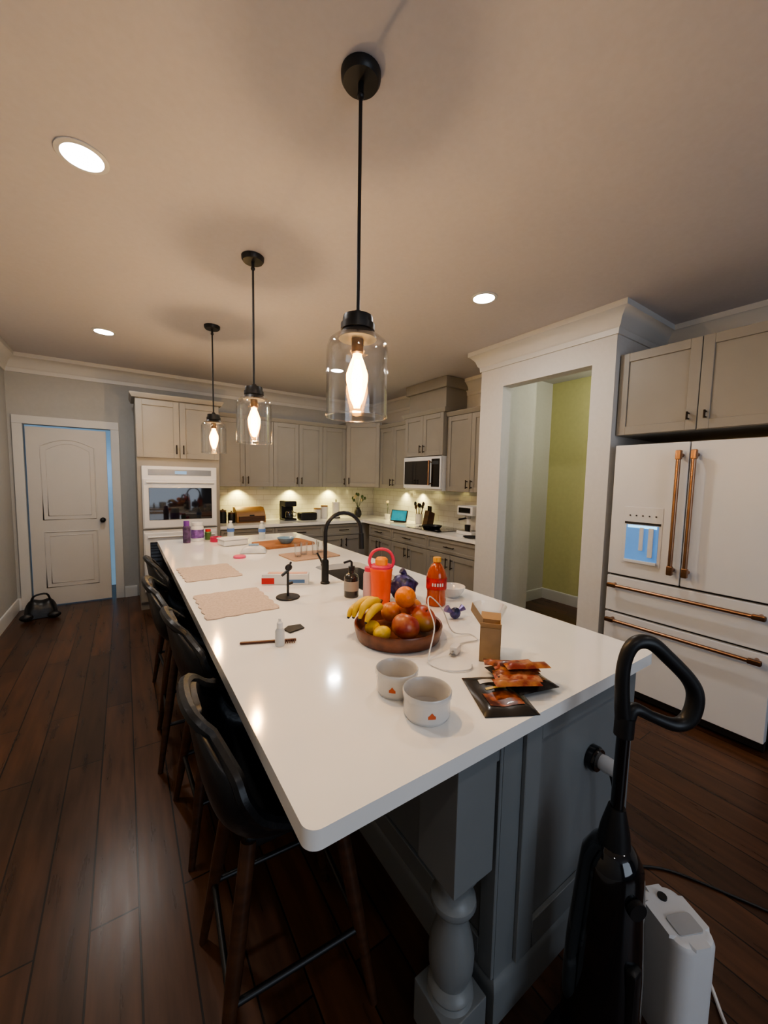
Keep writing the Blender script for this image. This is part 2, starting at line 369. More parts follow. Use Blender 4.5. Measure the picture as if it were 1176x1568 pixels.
b.add([(x,y,.874) for x,y in p]+[(x,y,.68) for x,y in q],[(i,(i+1)%n,n+(i+1)%n,n+i) for i in range(n)]+[tuple(range(n,2*n))],M_steel)
b.cyl((1.245,2.1,.681),(1.245,2.1,.687),.045,M_dbr); b.done()
BX0,BX1,BY0,BY1=.82,1.54,.62,4.1
b=B('kitchen_island')
b.box((BX0,BY0,.1),(SX0-.03,BY1,.874),M_cabi); b.box((SX1+.02,BY0,.1),(BX1,BY1,.874),M_cabi); b.box((SX0-.03,BY0,.1),(SX1+.02,SY0-.03,.874),M_cabi); b.box((SX0-.03,SY1+.03,.1),(SX1+.02,BY1,.874),M_cabi); b.box((SX0-.03,SY0-.03,.1),(SX1+.02,SY1+.03,.66),M_cabi)
b.box((BX0+.02,BY0+.02,0),(BX1-.06,BY1-.02,.1),M_cabi)
b.sweep([(BX1,BY0),(BX0,BY0),(BX0,BY1)],[(0,0),(.016,0),(.016,.1),(.008,.12),(0,.125)],M_cabi)
for x0,x1 in ((BX0+.08,BX1-.0),):
    for lo,hi in (((x0,.13),(x0+.07,.87)),((x1-.07,.13),(x1,.87)),((x0+.07,.13),(x1-.07,.22)),((x0+.07,.79),(x1-.07,.87))):
        b.box((lo[0],BY0-.014,lo[1]),(hi[0],BY0,hi[1]),M_cabi,.002,1)
ny=5; wy=(BY1-BY0)/ny
for i in range(ny):
    y0=BY0+i*wy;y1=y0+wy
    for lo,hi in (((y0,.13),(y0+.05,.87)),((y1-.05,.13),(y1,.87)),((y0+.05,.13),(y1-.05,.21)),((y0+.05,.79),(y1-.05,.87))):
        b.box((BX0-.012,lo[0],lo[1]),(BX0,hi[0],hi[1]),M_cabi,.002,1)
for y0 in (.605,BY1-.13):
    cx,cy=.705,y0+.07
    b.box((cx-.07,cy-.07,.5),(cx+.07,cy+.07,.874),M_cabi,.004); b.box((cx-.07,cy-.07,0),(cx+.07,cy+.07,.13),M_cabi,.004)
    b.lathe([(.066,.5),(.066,.492),(.055,.475),(.044,.45),(.042,.435),(.05,.42),(.06,.412),(.062,.4),(.056,.388),(.04,.375),(.037,.36),(.045,.33),(.056,.29),(.062,.25),(.06,.21),(.05,.18),(.045,.17),(.058,.16),(.062,.15),(.058,.14),(.064,.13)],(cx,cy,0),M_cabi,32)
    b.box((cx+.07,cy-.05,.78),(BX0,cy+.05,.874),M_cabi,.003)
b.done()
b=B('power_outlet'); RX=Matrix.Rotation(math.radians(90),4,'X')
b.lathe([(.0,0),(.04,0),(.042,.02),(.036,.03),(0,.03)],(1.275,BY0-.001,.61),M_gblk,28,RX)
b.lathe([(0,0.03),(.024,.03),(.026,.045),(.024,.085),(0,.088)],(1.285,BY0-.001,.605),M_white,24,RX)
b.tube([(1.285,BY0-.06,.585),(1.3,BY0-.07,.5),(1.33,BY0-.06,.3),(1.38,BY0-.05,.1),(1.45,BY0-.06,.01)],.004,M_blk,6,smooth=5); b.done()
b=B('power_cord'); b.tube([(1.62,.62,.005),(1.74,.52,.005),(1.84,.33,.005),(1.95,.1,.005),(2.2,-.3,.005)],.005,M_blk,6,smooth=6); b.done()
# ---------------------------------------------------------------- stools
def cr(tab,t):
    n=len(tab)-1; x=t*n; i=min(int(x),n-1); f=x-i
    g=lambda k:Vector(tab[min(max(k,0),n)])
    p0,p1,p2,p3=g(i-1),g(i),g(i+1),g(i+2)
    return .5*((2*p1)+(p2-p0)*f+(2*p0-5*p1+4*p2-p3)*f*f+(3*p1-p0-3*p2+p3)*f**3)
PR=[(.235,.60,.17,.0,.0),(.225,.635,.19,.01,0),(.11,.64,.215,.035,0),(-.02,.625,.235,.075,0),(-.13,.63,.245,.12,.02),(-.195,.685,.25,.12,.05),(-.225,.77,.245,.06,.07),(-.242,.865,.23,-.01,.08),(-.252,.935,.19,-.06,.075),(-.255,.965,.13,-.05,.05)]
def stool(x,y,rz):
    b=B('bar_stool'); b.M=T(x,y,0,rz)
    def f(u,v):
        px,pz,w,lift,wrap=cr(PR,u); s=2*v-1; a=abs(s)
        return (px+wrap*a**2.2, w*math.sin(s*math.pi/2*.96), pz+lift*a**2.2)
    b.surf(f,34,24,M_lea,.03)
    edge=[f(u/24,0) for u in range(25)]+[f(1,v/10) for v in range(1,10)]+[f(u/24,1) for u in range(24,-1,-1)]
    b.tube([Vector(q)+Vector((0,0,.002)) for q in edge],.0165,M_lea,8)
    b.box((-.13,-.13,.575),(.14,.13,.615),M_blk,.01)
    L=[]
    for sx in (-1,1):
        for sy in (-1,1):
            a=Vector((sx*.12,sy*.12,.6)); c=Vector((sx*.21,sy*.2,.0)); b.tube([a,a.lerp(c,.45),c],[.02,.021,.012],M_wood,12); L.append(a.lerp(c,.62))
    for i,j in ((0,1),(1,3),(3,2),(2,0)): b.cyl(L[i],L[j],.009,M_blk,10)
    b.done()
for x,y,rz in ((.365,1.05,-4),(.375,1.75,2),(.33,2.36,-3),(.36,3.02,3)): stool(x,y,rz)
# ---------------------------------------------------------------- pendants & cans
M_fil=mat('filament',(1,.7,.3),.5,emit=(1,.64,.24),es=420)
M_env=clear('bulb_envelope',(1,.93,.8),.3,emit=(1,.42,.08),es=16)
def light(kind,name,loc,e,col,size=.05,rot=None,**k):
    l=bpy.data.lights.new(name,kind); l.energy=e; l.color=col
    if kind=='AREA': l.size=size; l.shape=k.get('shape','SQUARE'); 
    if k.get('sy'): l.size_y=k['sy']
    if kind in('POINT','SPOT'): l.shadow_soft_size=size
    if kind=='SPOT': l.spot_size=math.radians(k.get('ang',90)); l.spot_blend=.8
    o=bpy.data.objects.new(name,l); o.location=loc; SC.collection.objects.link(o)
    if rot: o.rotation_euler=rot
    return o
PX=.655
for y in (1.147,2.375,3.62):
    b=B('pendant_light'); b.M=T(PX,y)
    b.lathe([(0,CEIL-.03),(.055,CEIL-.028),(.062,CEIL-.018),(.063,CEIL-.001)],(0,0,0),M_blk,36)
    b.cyl((0,0,CEIL-.028),(0,0,CEIL-.06),.009,M_blk); b.sph((0,0,CEIL-.065),.012,M_blk)
    b.cyl((0,0,CEIL-.07),(0,0,2.06),.006,M_blk,12)
    b.lathe([(0,2.075),(.012,2.072),(.02,2.06),(.048,2.055),(.05,2.045),(.05,2.03),(.056,2.03),(.056,2.01),(.052,2.008),(.062,1.99),(.062,1.982),(0,1.982)],(0,0,0),M_blk,36)
    g=[(.056,1.996),(.075,1.99),(.093,1.975),(.1,1.955),(.102,1.93),(.102,1.74),(.104,1.733),(.102,1.728),(.099,1.728),(.099,1.74),(.099,1.93),(.096,1.955),(.09,1.972),(.074,1.986),(.056,1.99)]
    b.lathe(g,(0,0,0),M_gls,48,cap=False)
    b.tube([(.1025*math.cos(a*math.pi/24),.1025*math.sin(a*math.pi/24),1.73) for a in range(48)],.0022,M_gls,6,closed=True)
    b.lathe([(.0,1.985),(.02,1.985),(.02,1.94),(.014,1.935),(0,1.935)],(0,0,0),M_dbr,20)
    b.lathe([(.014,1.94),(.016,1.925),(.026,1.9),(.036,1.87),(.036,1.85),(.03,1.82),(.023,1.79),(.013,1.768),(0,1.762)],(0,0,0),M_env,28,cap=False)
    for i in range(8):
        a=i*math.pi/4; b.tube([(.006*math.cos(a),.006*math.sin(a),1.915),(.016*math.cos(a),.016*math.sin(a),1.86),(.009*math.cos(a),.009*math.sin(a),1.795)],.0024,M_fil,6)
    b.done()
    light('POINT','pendant_bulb_lamp',(PX,y,1.85),(15 if y<2 else 20),(1,.74,.49),.02)
M_can=mat('downlight_lens',(1,1,1),.5,emit=(1,.94,.88),es=30)
for x,y in ((-.10,2.06),(-.11,4.34),(2.1,1.93),(2.1,4.15),(-.1,-.4),(2.1,-.4)):
    b=B('recessed_downlight'); b.M=T(x,y)
    b.lathe([(.07,CEIL-.0005),(.09,CEIL-.0005),(.09,CEIL-.005),(.072,CEIL-.008),(.07,CEIL-.004)],(0,0,0),M_trim,36)
    b.lathe([(0,CEIL-.006),(.071,CEIL-.006),(.071,CEIL-.001),(0,CEIL-.001)],(0,0,0),M_can,36); b.done()
    light('AREA','downlight_lamp',(x,y,CEIL-.012),(9.5 if y>0 else 2.5),(1,.95,.9),.13,shape='DISK')
for x,y in ((1.33,5.6),(2.1,5.6),(2.75,5.6)):
    light('SPOT','undercabinet_lamp',(x,y+.02,1.385),22,(1,.8,.26),.015,(math.radians(6),0,0),ang=120)
for x,y in ((3.55,4.75),(3.55,4.35),(3.53,3.1)):
    light('SPOT','undercabinet_lamp',(x,y,1.385),18 if y!=3.1 else 1.5,(1,.8,.3),.015,(0,math.radians(6),0),ang=120)
light('POINT','pantry_lamp',(4.1,1.72,2.55),12,(1,.97,.75),.08)
light('AREA','hall_daylight',(-.4,6.2,1.6),1.2,(.5,.7,1),.5,(math.radians(90),0,0))
light('AREA','window_daylight',(.9,-3.3,1.7),42,(.76,.86,1),2.2,(math.radians(90),0,math.radians(0)))
w=bpy.data.worlds.new('world'); SC.world=w; w.use_nodes=True
w.node_tree.nodes['Background'].inputs[0].default_value=(.5,.56,.7,1); w.node_tree.nodes['Background'].inputs[1].default_value=.09
try: SC.view_settings.look='AgX - Medium High Contrast'
except Exception: pass
# ---------------------------------------------------------------- island items
Z=.9155
b=B('faucet'); b.M=T(.955,2.016,Z,-8)
b.lathe([(0,0),(.027,0),(.027,.008),(.021,.012),(.021,.13),(.017,.14),(0,.14)],(0,0,0),M_blk,24)
arc=[(0,0,.13),(0,0,.27)]+[(.11-.11*math.cos(math.radians(a)),0,.30+.11*math.sin(math.radians(a))) for a in range(0,181,15)]+[(.222,0,.28)]
b.tube(arc,.0115,M_blk,14); b.cyl((.222,0,.285),(.226,0,.19),.016,M_blk,16,.018); b.cyl((0,.02,.1),(0,.05,.1),.012,M_blk); b.tube([(0,.05,.1),(-.01,.06,.13),(-.03,.065,.17)],.006,M_blk,8)
b.done()
b=B('soap_dispenser'); b.M=T(.963,1.717,Z)
b.lathe([(0,0),(.036,0),(.038,.004),(.038,.1),(.034,.112),(.016,.125),(.014,.14),(0,.14)],(0,0,0),mat('smoked_glass',(.025,.022,.02),.12,coat=.6),28)
b.lathe([(0.0385,.035),(.0388,.035),(.0388,.085),(.0385,.085)],(0,0,0),mat('paper_label',(.35,.33,.3),.7),28)
b.lathe([(0,.14),(.017,.14),(.017,.158),(.006,.16),(.006,.18),(0,.18)],(0,0,0),M_blk,20); b.tube([(0,0,.18),(-.01,0,.188),(-.045,0,.182)],.006,M_blk,8); b.done()
b=B('phone_stand'); b.M=T(.675,1.861,Z)
b.lathe([(0,0),(.058,0),(.06,.004),(.057,.008),(0,.01)],(0,0,0),M_blk,36); b.cyl((0,0,.008),(0,0,.15),.006,M_blk)
b.tube([(-.035,-.01,.12),(0,0,.14),(.02,.01,.18)],[.007,.009,.005],M_blk,8); b.sph((.004,0,.155),.016,M_blk,12,(1.2,.6,1.1)); b.tube([(0,0,.07),(.025,0,.075)],.007,M_blk,8); b.done()
M_red=mat('red_print',(.55,.03,.03),.45)
b=B('wrap_box'); b.M=T(.76,2.127,Z,-28)
b.box((-.13,-.035,0),(.13,.035,.06),M_white,.003); b.box((-.131,-.0355,.005),(-.06,.0355,.04),M_red,.001); b.box((-.1,-.02,.06),(.12,.02,.062),mat('peach_print',(.7,.4,.3),.5),0)
b.box((.02,-.036,.01),(.11,-.0352,.03),mat('blue_print',(.1,.2,.4),.5)); b.done()
M_mat=mat('tan_placemat',(.50,.40,.33),.8,var=.12,scale=90,bump=.3)
def placemat(x,y,rz):
    b=B('placemat'); b.M=T(x,y,Z,rz); P=[]
    w,h=.16,.2; segs=[((-w,-h),(w,-h),4),((w,-h),(w,h),5),((w,h),(-w,h),4),((-w,h),(-w,-h),5)]
    for a,c,n in segs:
        a=Vector(a);c=Vector(c);d=(c-a);nn=Vector((d.y,-d.x)).normalized()
        for k in range(n*8):
            t=k/(n*8); q=a+d*t+nn*(.010*abs(math.sin(math.pi*t*n))-.008); P.append((q.x,q.y))
    b.prism(P,0,.004,M_mat); b.done()
placemat(.43,1.92,0); placemat(.43,2.62,2)
b=B('hair_comb'); M_comb=mat('tortoise_comb',(.10,.03,.012),.3)
b.M=T(.424,1.374,Z,-21.5); b.box((-.1,-.006,.001),(.1,.006,.009),M_comb,.003)
for i in range(9): b.box((.028+i*.008,-.026,.002),(.031+i*.008,-.005,.008),M_comb,.001,1)
b.done()
b=B('travel_bottle'); b.M=T(.452,1.33,Z+.0)
b.lathe([(0,0),(.016,0),(.017,.003),(.017,.055),(.01,.065),(0,.065)],(0,0,0),mat('frosted_plastic',(.6,.62,.63),.3),20); b.lathe([(0,.065),(.011,.065),(.011,.085),(.005,.09),(.005,.1),(0,.1)],(0,0,0),M_white,16); b.done()
b=B('sunglasses_pouch'); b.M=T(.55,1.45,Z,20); b.prism([(-.04,-.025),(.03,-.03),(.045,.01),(.0,.035),(-.035,.02)],0,.006,M_blk,.002); b.done()
M_or=mat('orange_print',(.6,.12,.04),.5)
M_bin=mat('bowl_inside',(.58,.56,.53),.25,coat=.4)
def ramekin(x,y,r,rz):
    b=B('ceramic_bowl'); b.M=T(x,y,Z,rz)
    b.lathe([(0,0),(r*.88,0),(r*.9,.004),(r*.95,.01),(r*.95,.05),(r,.055),(r,.066),(r*.97,.069)],(0,0,0),M_cer,40,cap=False)
    b.lathe([(r*.97,.069),(r*.92,.066),(r*.89,.055),(r*.86,.014),(r*.7,.008),(0,.008)],(0,0,0),M_bin,40,cap=False)
    a0=-math.pi/2
    P=[((r*.956)*math.cos(a0+da),(r*.956)*math.sin(a0+da),.028+dz) for da,dz in ((-.16,-.006),(0,-.006),(.16,-.006),(.16,.001),(.09,.004),(.0,.011),(-.09,.004),(-.16,.001))]
    b.add(P,[(0,1,4,5,6,7),(1,2,3,4)],M_or)
    b.done()
ramekin(.637,.728,.064,-28); ramekin(.637,.862,.062,-48)
M_bw=mat('acacia_wood',(.15,.048,.022),.35,var=.4,scale=5,stretch=(1,6,6),coat=.2)
FX,FY=.869,1.175
b=B('wooden_bowl'); b.M=T(FX,FY,Z)
b.lathe([(0,0),(.150,0),(.160,.004),(.168,.03),(.172,.052),(.169,.058),(.163,.055),(.155,.03),(.145,.016),(0,.014)],(0,0,0),M_bw,56); b.done()
def fruit(name,x,y,z,r,m,sc=(1,1,1),stem=True,dimple=True,rot=None):
    b=B(name); b.M=T(FX+x,FY+y,Z+z)@(rot or Matrix.Identity(4))
    pr=[]
    for i in range(15):
        a=-math.pi/2+math.pi*i/14; rr=r*math.cos(a); zz=r*math.sin(a)
        if dimple and i>11: zz-=r*.16*((i-11)/3)**2
        if dimple and i<3: zz+=r*.1*((3-i)/3)**2
        pr.append((max(rr,0) if 0<i<14 else 0,zz*sc[2]))
    b.lathe(pr,(0,0,0),m,28,sq=(sc[0],sc[1]))
    if stem: b.cyl((0,0,r*.75*sc[2]),(.004,0,r*1.02*sc[2]),.002,M_wood,6)
    b.done()
def two(name,a,c,sc=3):
    m=mat(name,a,.35,var=0,scale=sc,coat=.15); r=[n for n in m.node_tree.nodes if n.type=='VALTORGB'][0]
    r.color_ramp.elements[0].color=(*a,1); r.color_ramp.elements[1].color=(*c,1); r.color_ramp.elements[0].position=.42; r.color_ramp.elements[1].position=.58
    return m
M_ap=two('apple_skin',(.30,.03,.02),(.42,.13,.05),14); M_pe=two('peach_skin',(.5,.09,.025),(.65,.28,.06),12); M_og=mat('orange_peel',(.75,.20,.015),.4,bump=.25,scale=90)
M_man=two('mango_skin',(.36,.05,.02),(.42,.22,.05),9); M_lem=mat('lemon_peel',(.75,.5,.04),.4,var=.08,bump=.15,scale=60); M_ban=mat('banana_peel',(.72,.46,.04),.45,var=.12,scale=12)
fruit('apple',-.028,-.085,.072,.05,M_ap,(1.1,1,.95),rot=Matrix.Rotation(.5,4,'Y'))
fruit('mango',.075,-.058,.075,.05,M_man,(1,1.15,.9),rot=Matrix.Rotation(.5,4,'X'))
fruit('peach',.093,.045,.08,.05,M_pe,rot=Matrix.Rotation(.6,4,'Y'))
fruit('orange',.032,.0,.15,.042,M_og,stem=False,dimple=False)
fruit('peach',.025,.085,.068,.042,M_pe,rot=Matrix.Rotation(-.4,4,'X'))
fruit('lemon',-.105,-.045,.048,.029,M_lem,(1.25,.95,.95),stem=False,dimple=False)
fruit('lemon',-.108,.015,.05,.029,M_lem,(1,1.05,.95),stem=False,dimple=False)
b=B('banana_bunch'); b.M=T(FX-.075,FY+.055,Z+.085,20)
for k,(dy,dz) in enumerate(((-.03,.0),(.0,.02),(.03,.018),(.055,.0))):
    pts=[(-.09+.0,dy+.0,.0+dz*.3),(-.07,dy,.022+dz),(-.03,dy*.8,.035+dz),(.01,dy*.5,.03+dz),(.03,dy*.2,.022+dz)]
    b.tube(pts,[.006,.015,.018,.016,.006],M_ban,10,smooth=5)
    b.sph(pts[0],.006,M_blk,8)
b.tube([(.028,0,.03),(.045,0,.045)],[.01,.006],M_wood,8); b.done()
# tumbler
M_tum=mat('orange_tumbler',(.85,.11,.03),.35); M_tl=mat('orange_lid',(.9,.33,.05),.4); M_pk=mat('pink_rubber',(.7,.05,.12),.45)
b=B('tumbler_cup'); b.M=T(1.008,1.508,Z,-34)
b.lathe([(0,0),(.04,0),(.043,.005),(.052,.17),(.055,.18),(.052,.188),(0,.188)],(0,0,0),M_tum,32); b.lathe([(0,.188),(.05,.188),(.051,.198),(.046,.204),(0,.204)],(0,0,0),M_pk,32)
b.lathe([(0,.204),(.03,.204),(.03,.23),(.022,.238),(0,.24)],(0,0,0),M_tl,28)
b.tube([(-.048,0,.19),(-.058,0,.22),(-.045,0,.258),(-.018,0,.276),(.018,0,.276),(.045,0,.258),(.058,0,.22),(.048,0,.19)],.0075,M_pk,10,smooth=4); b.done()
b=B('pink_water_bottle'); b.M=T(1.022,1.63,Z)
b.lathe([(0,0),(.032,0),(.035,.01),(.035,.13),(.03,.145),(0,.145)],(0,0,0),mat('pink_bottle',(.62,.42,.45),.4),28); b.lathe([(0,.145),(.028,.145),(.028,.165),(0,.168)],(0,0,0),M_pk,24); b.done()
b=B('produce_bag'); M_gr=two('blue_purple_mesh',(.012,.014,.05),(.07,.06,.2),30)
b.M=T(1.155,1.525,Z)
def blob(u,v):
    a=2*math.pi*u; t=math.pi*v; r=.068*(1+.10*math.sin(3*a+5*t)+.08*math.sin(5*a-4*t+1)+.05*math.cos(7*a+9*t))
    s=math.sin(t); return (r*s*math.cos(a),r*s*math.sin(a),.066-.066*math.cos(t)+.001)
b.surf(blob,40,24,M_gr); b.tube([(0,0,.12),(.006,.0,.138),(-.01,.005,.155)],[.025,.012,.018],M_gr,10,smooth=4); b.done(80)
b=B('juice_bottle'); b.M=T(1.26,1.395,Z)
M_ju=mat('juice_orange',(.42,.07,.015),.12,coat=.6)
b.lathe([(0,0),(.044,0),(.049,.006),(.049,.03),(.046,.04),(.046,.07),(.049,.08),(.049,.14),(.044,.165),(.028,.195),(.017,.208),(.017,.215),(0,.215)],(0,0,0),M_ju,32)
b.lathe([(.0495,.082),(.0503,.082),(.0503,.138),(.0495,.138)],(0,0,0),mat('juice_label',(.42,.02,.02),.4,var=.5,scale=40),32); b.lathe([(0,.213),(.02,.213),(.02,.232),(.018,.235),(0,.235)],(0,0,0),mat('amber_cap',(.7,.35,.05),.4),20)
for i in range(5):
    b.box((-.0035,-.0515,.1),(.0035,-.0500,.116),M_white,.0005,1,X=Matrix.Rotation(math.radians(-34-28+i*14),4,'Z'))
b.done()
b=B('serving_bowl'); b.M=T(1.42,1.45,Z)
b.lathe([(0,0),(.035,0),(.04,.005),(.06,.03),(.07,.055),(.068,.057),(.057,.032),(.035,.009),(0,.008)],(0,0,0),M_cer,36); b.done()
b=B('glass_bowl'); b.M=T(1.33,1.12,Z)
b.lathe([(0,0),(.045,0),(.055,.01),(.07,.045),(.075,.06),(.073,.06),(.067,.045),(.052,.013),(0,.006)],(0,0,0),M_gls,36); b.done()
b=B('candy_wrapper'); b.M=T(1.2,1.20,Z)
b.sph((0,0,.025),.025,M_gr,12,(1.1,.9,1)); b.tube([(-.02,0,.03),(-.045,.01,.05)],[.006,.018],mat('purple_foil',(.15,.12,.3),.25,.4),8); b.tube([(.02,0,.03),(.045,-.005,.045)],[.006,.016],MC['purple_foil'],8); b.done()
b=B('phone_charger'); b.M=T(.954,.947,Z,25); b.box((-.022,-.014,0.001),(.022,.014,.03),M_white,.005); b.cyl((-.02,0,.015),(-.035,0,.015),.003,M_steel,8); b.box((-.036,-.01,.005),(-.022,.01,.007),M_steel)
b.M=Matrix.Identity(4); b.tube([(.975,.955,Z+.015),(1.03,.99,Z+.004),(1.10,.98,Z+.004),(1.12,1.03,Z+.004),(1.05,1.06,Z+.02),(1.03,1.1,Z+.1),(.99,1.13,Z+.15),(.93,1.07,Z+.14),(.90,1.0,Z+.09),(.85,.965,Z+.02),(.82,.93,Z+.004),(.84,.86,Z+.004),(.90,.83,Z+.004),(.935,.85,Z+.004)],.0025,M_white,6,smooth=8); b.done()
b=B('cardboard_box'); b.M=T(1.035,.862,Z,40); M_cb=mat('cardboard',(.42,.27,.14),.8,var=.08,scale=20); M_cbi=mat('cardboard_inside',(.26,.16,.08),.9,var=.08)
w,d,h=.044,.034,.118
for lo,hi in (((-w,-d,0),(w,-d+.002,h)),((-w,d-.002,0),(w,d,h)),((-w,-d,0),(-w+.002,d,h)),((w-.002,-d,0),(w,d,h)),((-w,-d,0),(w,d,.002))): b.box(lo,hi,M_cb)
b.box((-w+.003,-d+.003,.09),(w-.003,d-.003,.092),M_cbi)
b.box((-w,-.034,0),(w,.034,.0015),M_cb,X=Matrix.Translation((0,d+.014,h+.028))@Matrix.Rotation(.95,4,'X')); b.box((-.016,-d,0),(.016,d,.0015),M_cb,X=Matrix.Translation((-w-.009,0,h+.012))@Matrix.Rotation(.8,4,'Y')); b.box((-.016,-d,0),(.016,d,.0015),M_cb,X=Matrix.Translation((w+.012,0,h+.009))@Matrix.Rotation(-.6,4,'Y'))
b.done()
M_pack=mat('snack_bag_black',(.02,.017,.015),.25,coat=.4); M_jer=two('snack_picture',(.08,.016,.007),(.36,.10,.03),38); M_yl=mat('yellow_print',(.6,.4,.08),.4)
M_str=two('snack_stripes',(.22,.03,.012),(.42,.17,.05),26)
def pack(x,y,z,rz,w,h,img):
    b=B('snack_bag'); b.M=T(x,y,z,rz)
    def top(u,v):
        e=min(u,1-u,v,1-v); return ((u-.5)*w,(v-.5)*h,.002+.010*min(1,e*5)**.5*(1+.3*math.sin(9*u+5*v)))
    b.surf(top,14,16,M_pack); b.surf(lambda u,v:((u-.5)*w,(v-.5)*h,.001),2,2,M_pack)
    def im(u,v): q=top(.18+.64*u,.16+.32*v); return (q[0],q[1],q[2]+.0012)
    b.surf(im,10,8,img)
    def im2(u,v): q=top(.25+.5*u,.72+.1*v); return (q[0],q[1],q[2]+.0012)
    b.surf(im2,8,3,M_cer)
    def im3(u,v): q=top(.3+.4*u,.56+.05*v); return (q[0],q[1],q[2]+.0012)
    b.surf(im3,8,2,M_yl); b.done()
pack(.865,.685,Z,-28,.15,.2,M_jer); pack(.985,.70,Z+.014,-14,.14,.17,M_str)
M_ow=two('orange_wrap',(.3,.05,.02),(.5,.22,.10),50)
b=B('snack_stick_packets')
for i,(px,py,a) in enumerate(((-.035,-.03,-30),(-.015,-.015,-38),(.0,.0,-24),(.015,.012,-34),(.02,.03,-22),(.0,.035,-42),(.035,-.01,-28))):
    b.M=T(.95+px,.69+py,Z+.034+.004*i,a)
    b.surf(lambda u,v:((u-.5)*.135,(v-.5)*.042,.0015+.008*math.sin(math.pi*v)*min(1,8*min(u,1-u)+.1)*(1+.2*math.sin(14*u))),14,6,(M_str,M_ow,M_jer)[i%3])
b.done()
b=B('cutting_board'); b.M=T(1.2,3.42,Z,8); M_cut=mat('maple_board',(.36,.15,.06),.5,var=.25,scale=6,stretch=(1,8,1)); b.prism(rrect(-.24,-.17,.24,.17,.03),0,.02,M_cut,.003); b.done()
b=B('mixing_bowl'); b.M=T(1.2,3.36,Z+.021); b.lathe([(0,0),(.04,0),(.06,.02),(.08,.05),(.078,.051),(.055,.022),(0,.005)],(0,0,0),mat('blue_ceramic',(.18,.3,.42),.3),32); b.done()
b=B('drying_mat'); b.M=T(1.2,2.82,Z,4); b.prism(rrect(-.2,-.15,.2,.15,.02),0,.008,mat('tan_mat',(.42,.28,.2),.8,bump=.3,scale=80),.002); b.done()
def glass(x,y,z,r=.03,h=.1):
    b=B('drinking_glass'); b.M=T(x,y,z); b.lathe([(0,0),(r*.85,0),(r,h),(r*.95,h),(r*.8,.006),(0,.006)],(0,0,0),M_gls,24); b.done()
for x,y in ((1.09,2.78),(1.16,2.84),(1.24,2.80),(1.31,2.87)): glass(x,y,Z+.009)
b=B('pink_lid'); b.M=T(.708,2.99,Z); b.lathe([(0,0),(.042,0),(.045,.004),(.045,.014),(.04,.018),(0,.018)],(0,0,0),mat('hot_pink',(.75,.1,.22),.4),28); b.done()
b=B('wipes_pack'); b.M=T(.86,3.16,Z,-20)
b.surf(lambda u,v:((u-.5)*.2,(v-.5)*.13,.003+.06*(math.sin(math.pi*u)*math.sin(math.pi*v))**.4),16,12,mat('wipes_film',(.62,.64,.66),.3,var=.1,scale=25)); b.surf(lambda u,v:((u-.5)*.2,(v-.5)*.13,.002),2,2,M_white); b.box((-.04,-.025,.06),(.04,.025,.068),mat('blue_flap',(.25,.4,.6),.4),.004); b.done()
b=B('food_container'); b.M=T(.80,3.62,Z,10); b.box((-.11,-.08,0),(.11,.08,.05),M_white,.012); b.box((-.115,-.085,.05),(.115,.085,.062),M_white,.005); b.done()
b=B('supplement_tub'); b.M=T(.56,3.98,Z); b.lathe([(0,0),(.052,0),(.055,.006),(.055,.13),(.045,.145),(.045,.15),(0,.15)],(0,0,0),M_white,32)
b.lathe([(.0555,.03),(.0565,.03),(.0565,.11),(.0555,.11)],(0,0,0),mat('purple_label',(.2,.1,.35),.4,var=.5,scale=30),32); b.lathe([(0,.15),(.049,.15),(.049,.175),(0,.177)],(0,0,0),M_white,28); b.done()
b=B('vitamin_bottle'); b.M=T(.46,3.9,Z); b.lathe([(0,0),(.03,0),(.032,.004),(.032,.14),(.025,.155),(0,.155)],(0,0,0),mat('dark_label',(.1,.06,.14),.4,var=.6,scale=30),24); b.lathe([(0,.155),(.024,.155),(.024,.2),(0,.202)],(0,0,0),mat('purple_cap',(.16,.05,.3),.4),20); b.done()
b=B('red_tape_roll'); b.M=T(.70,3.86,Z); b.lathe([(.025,0),(.05,0),(.05,.045),(.025,.045),(.025,0)],(0,0,0),mat('raspberry_red',(.5,.03,.1),.4),28,cap=False); b.done()
b=B('spice_jar'); b.M=T(.66,4.02,Z); b.lathe([(0,0),(.028,0),(.03,.07),(.022,.08),(0,.08)],(0,0,0),mat('green_jar',(.08,.15,.05),.3),20); b.lathe([(0,.08),(.025,.08),(.025,.1),(0,.1)],(0,0,0),M_red,20); b.done()
for x,y in ((1.12,3.82),(.86,3.98)):
    b=B('water_bottle'); b.M=T(x,y,Z); b.lathe([(0,0),(.03,0),(.033,.006),(.03,.06),(.033,.07),(.033,.11),(.022,.145),(.012,.155),(.012,.165),(0,.165)],(0,0,0),mat('pet_water',(.5,.56,.58),.15,coat=.4),24)
    b.lathe([(.0335,.07),(.0342,.07),(.0342,.105),(.0335,.105)],(0,0,0),mat('blue_label',(.1,.2,.5),.4),24); b.lathe([(0,.163),(.015,.163),(.015,.178),(0,.178)],(0,0,0),M_white,16); b.done()
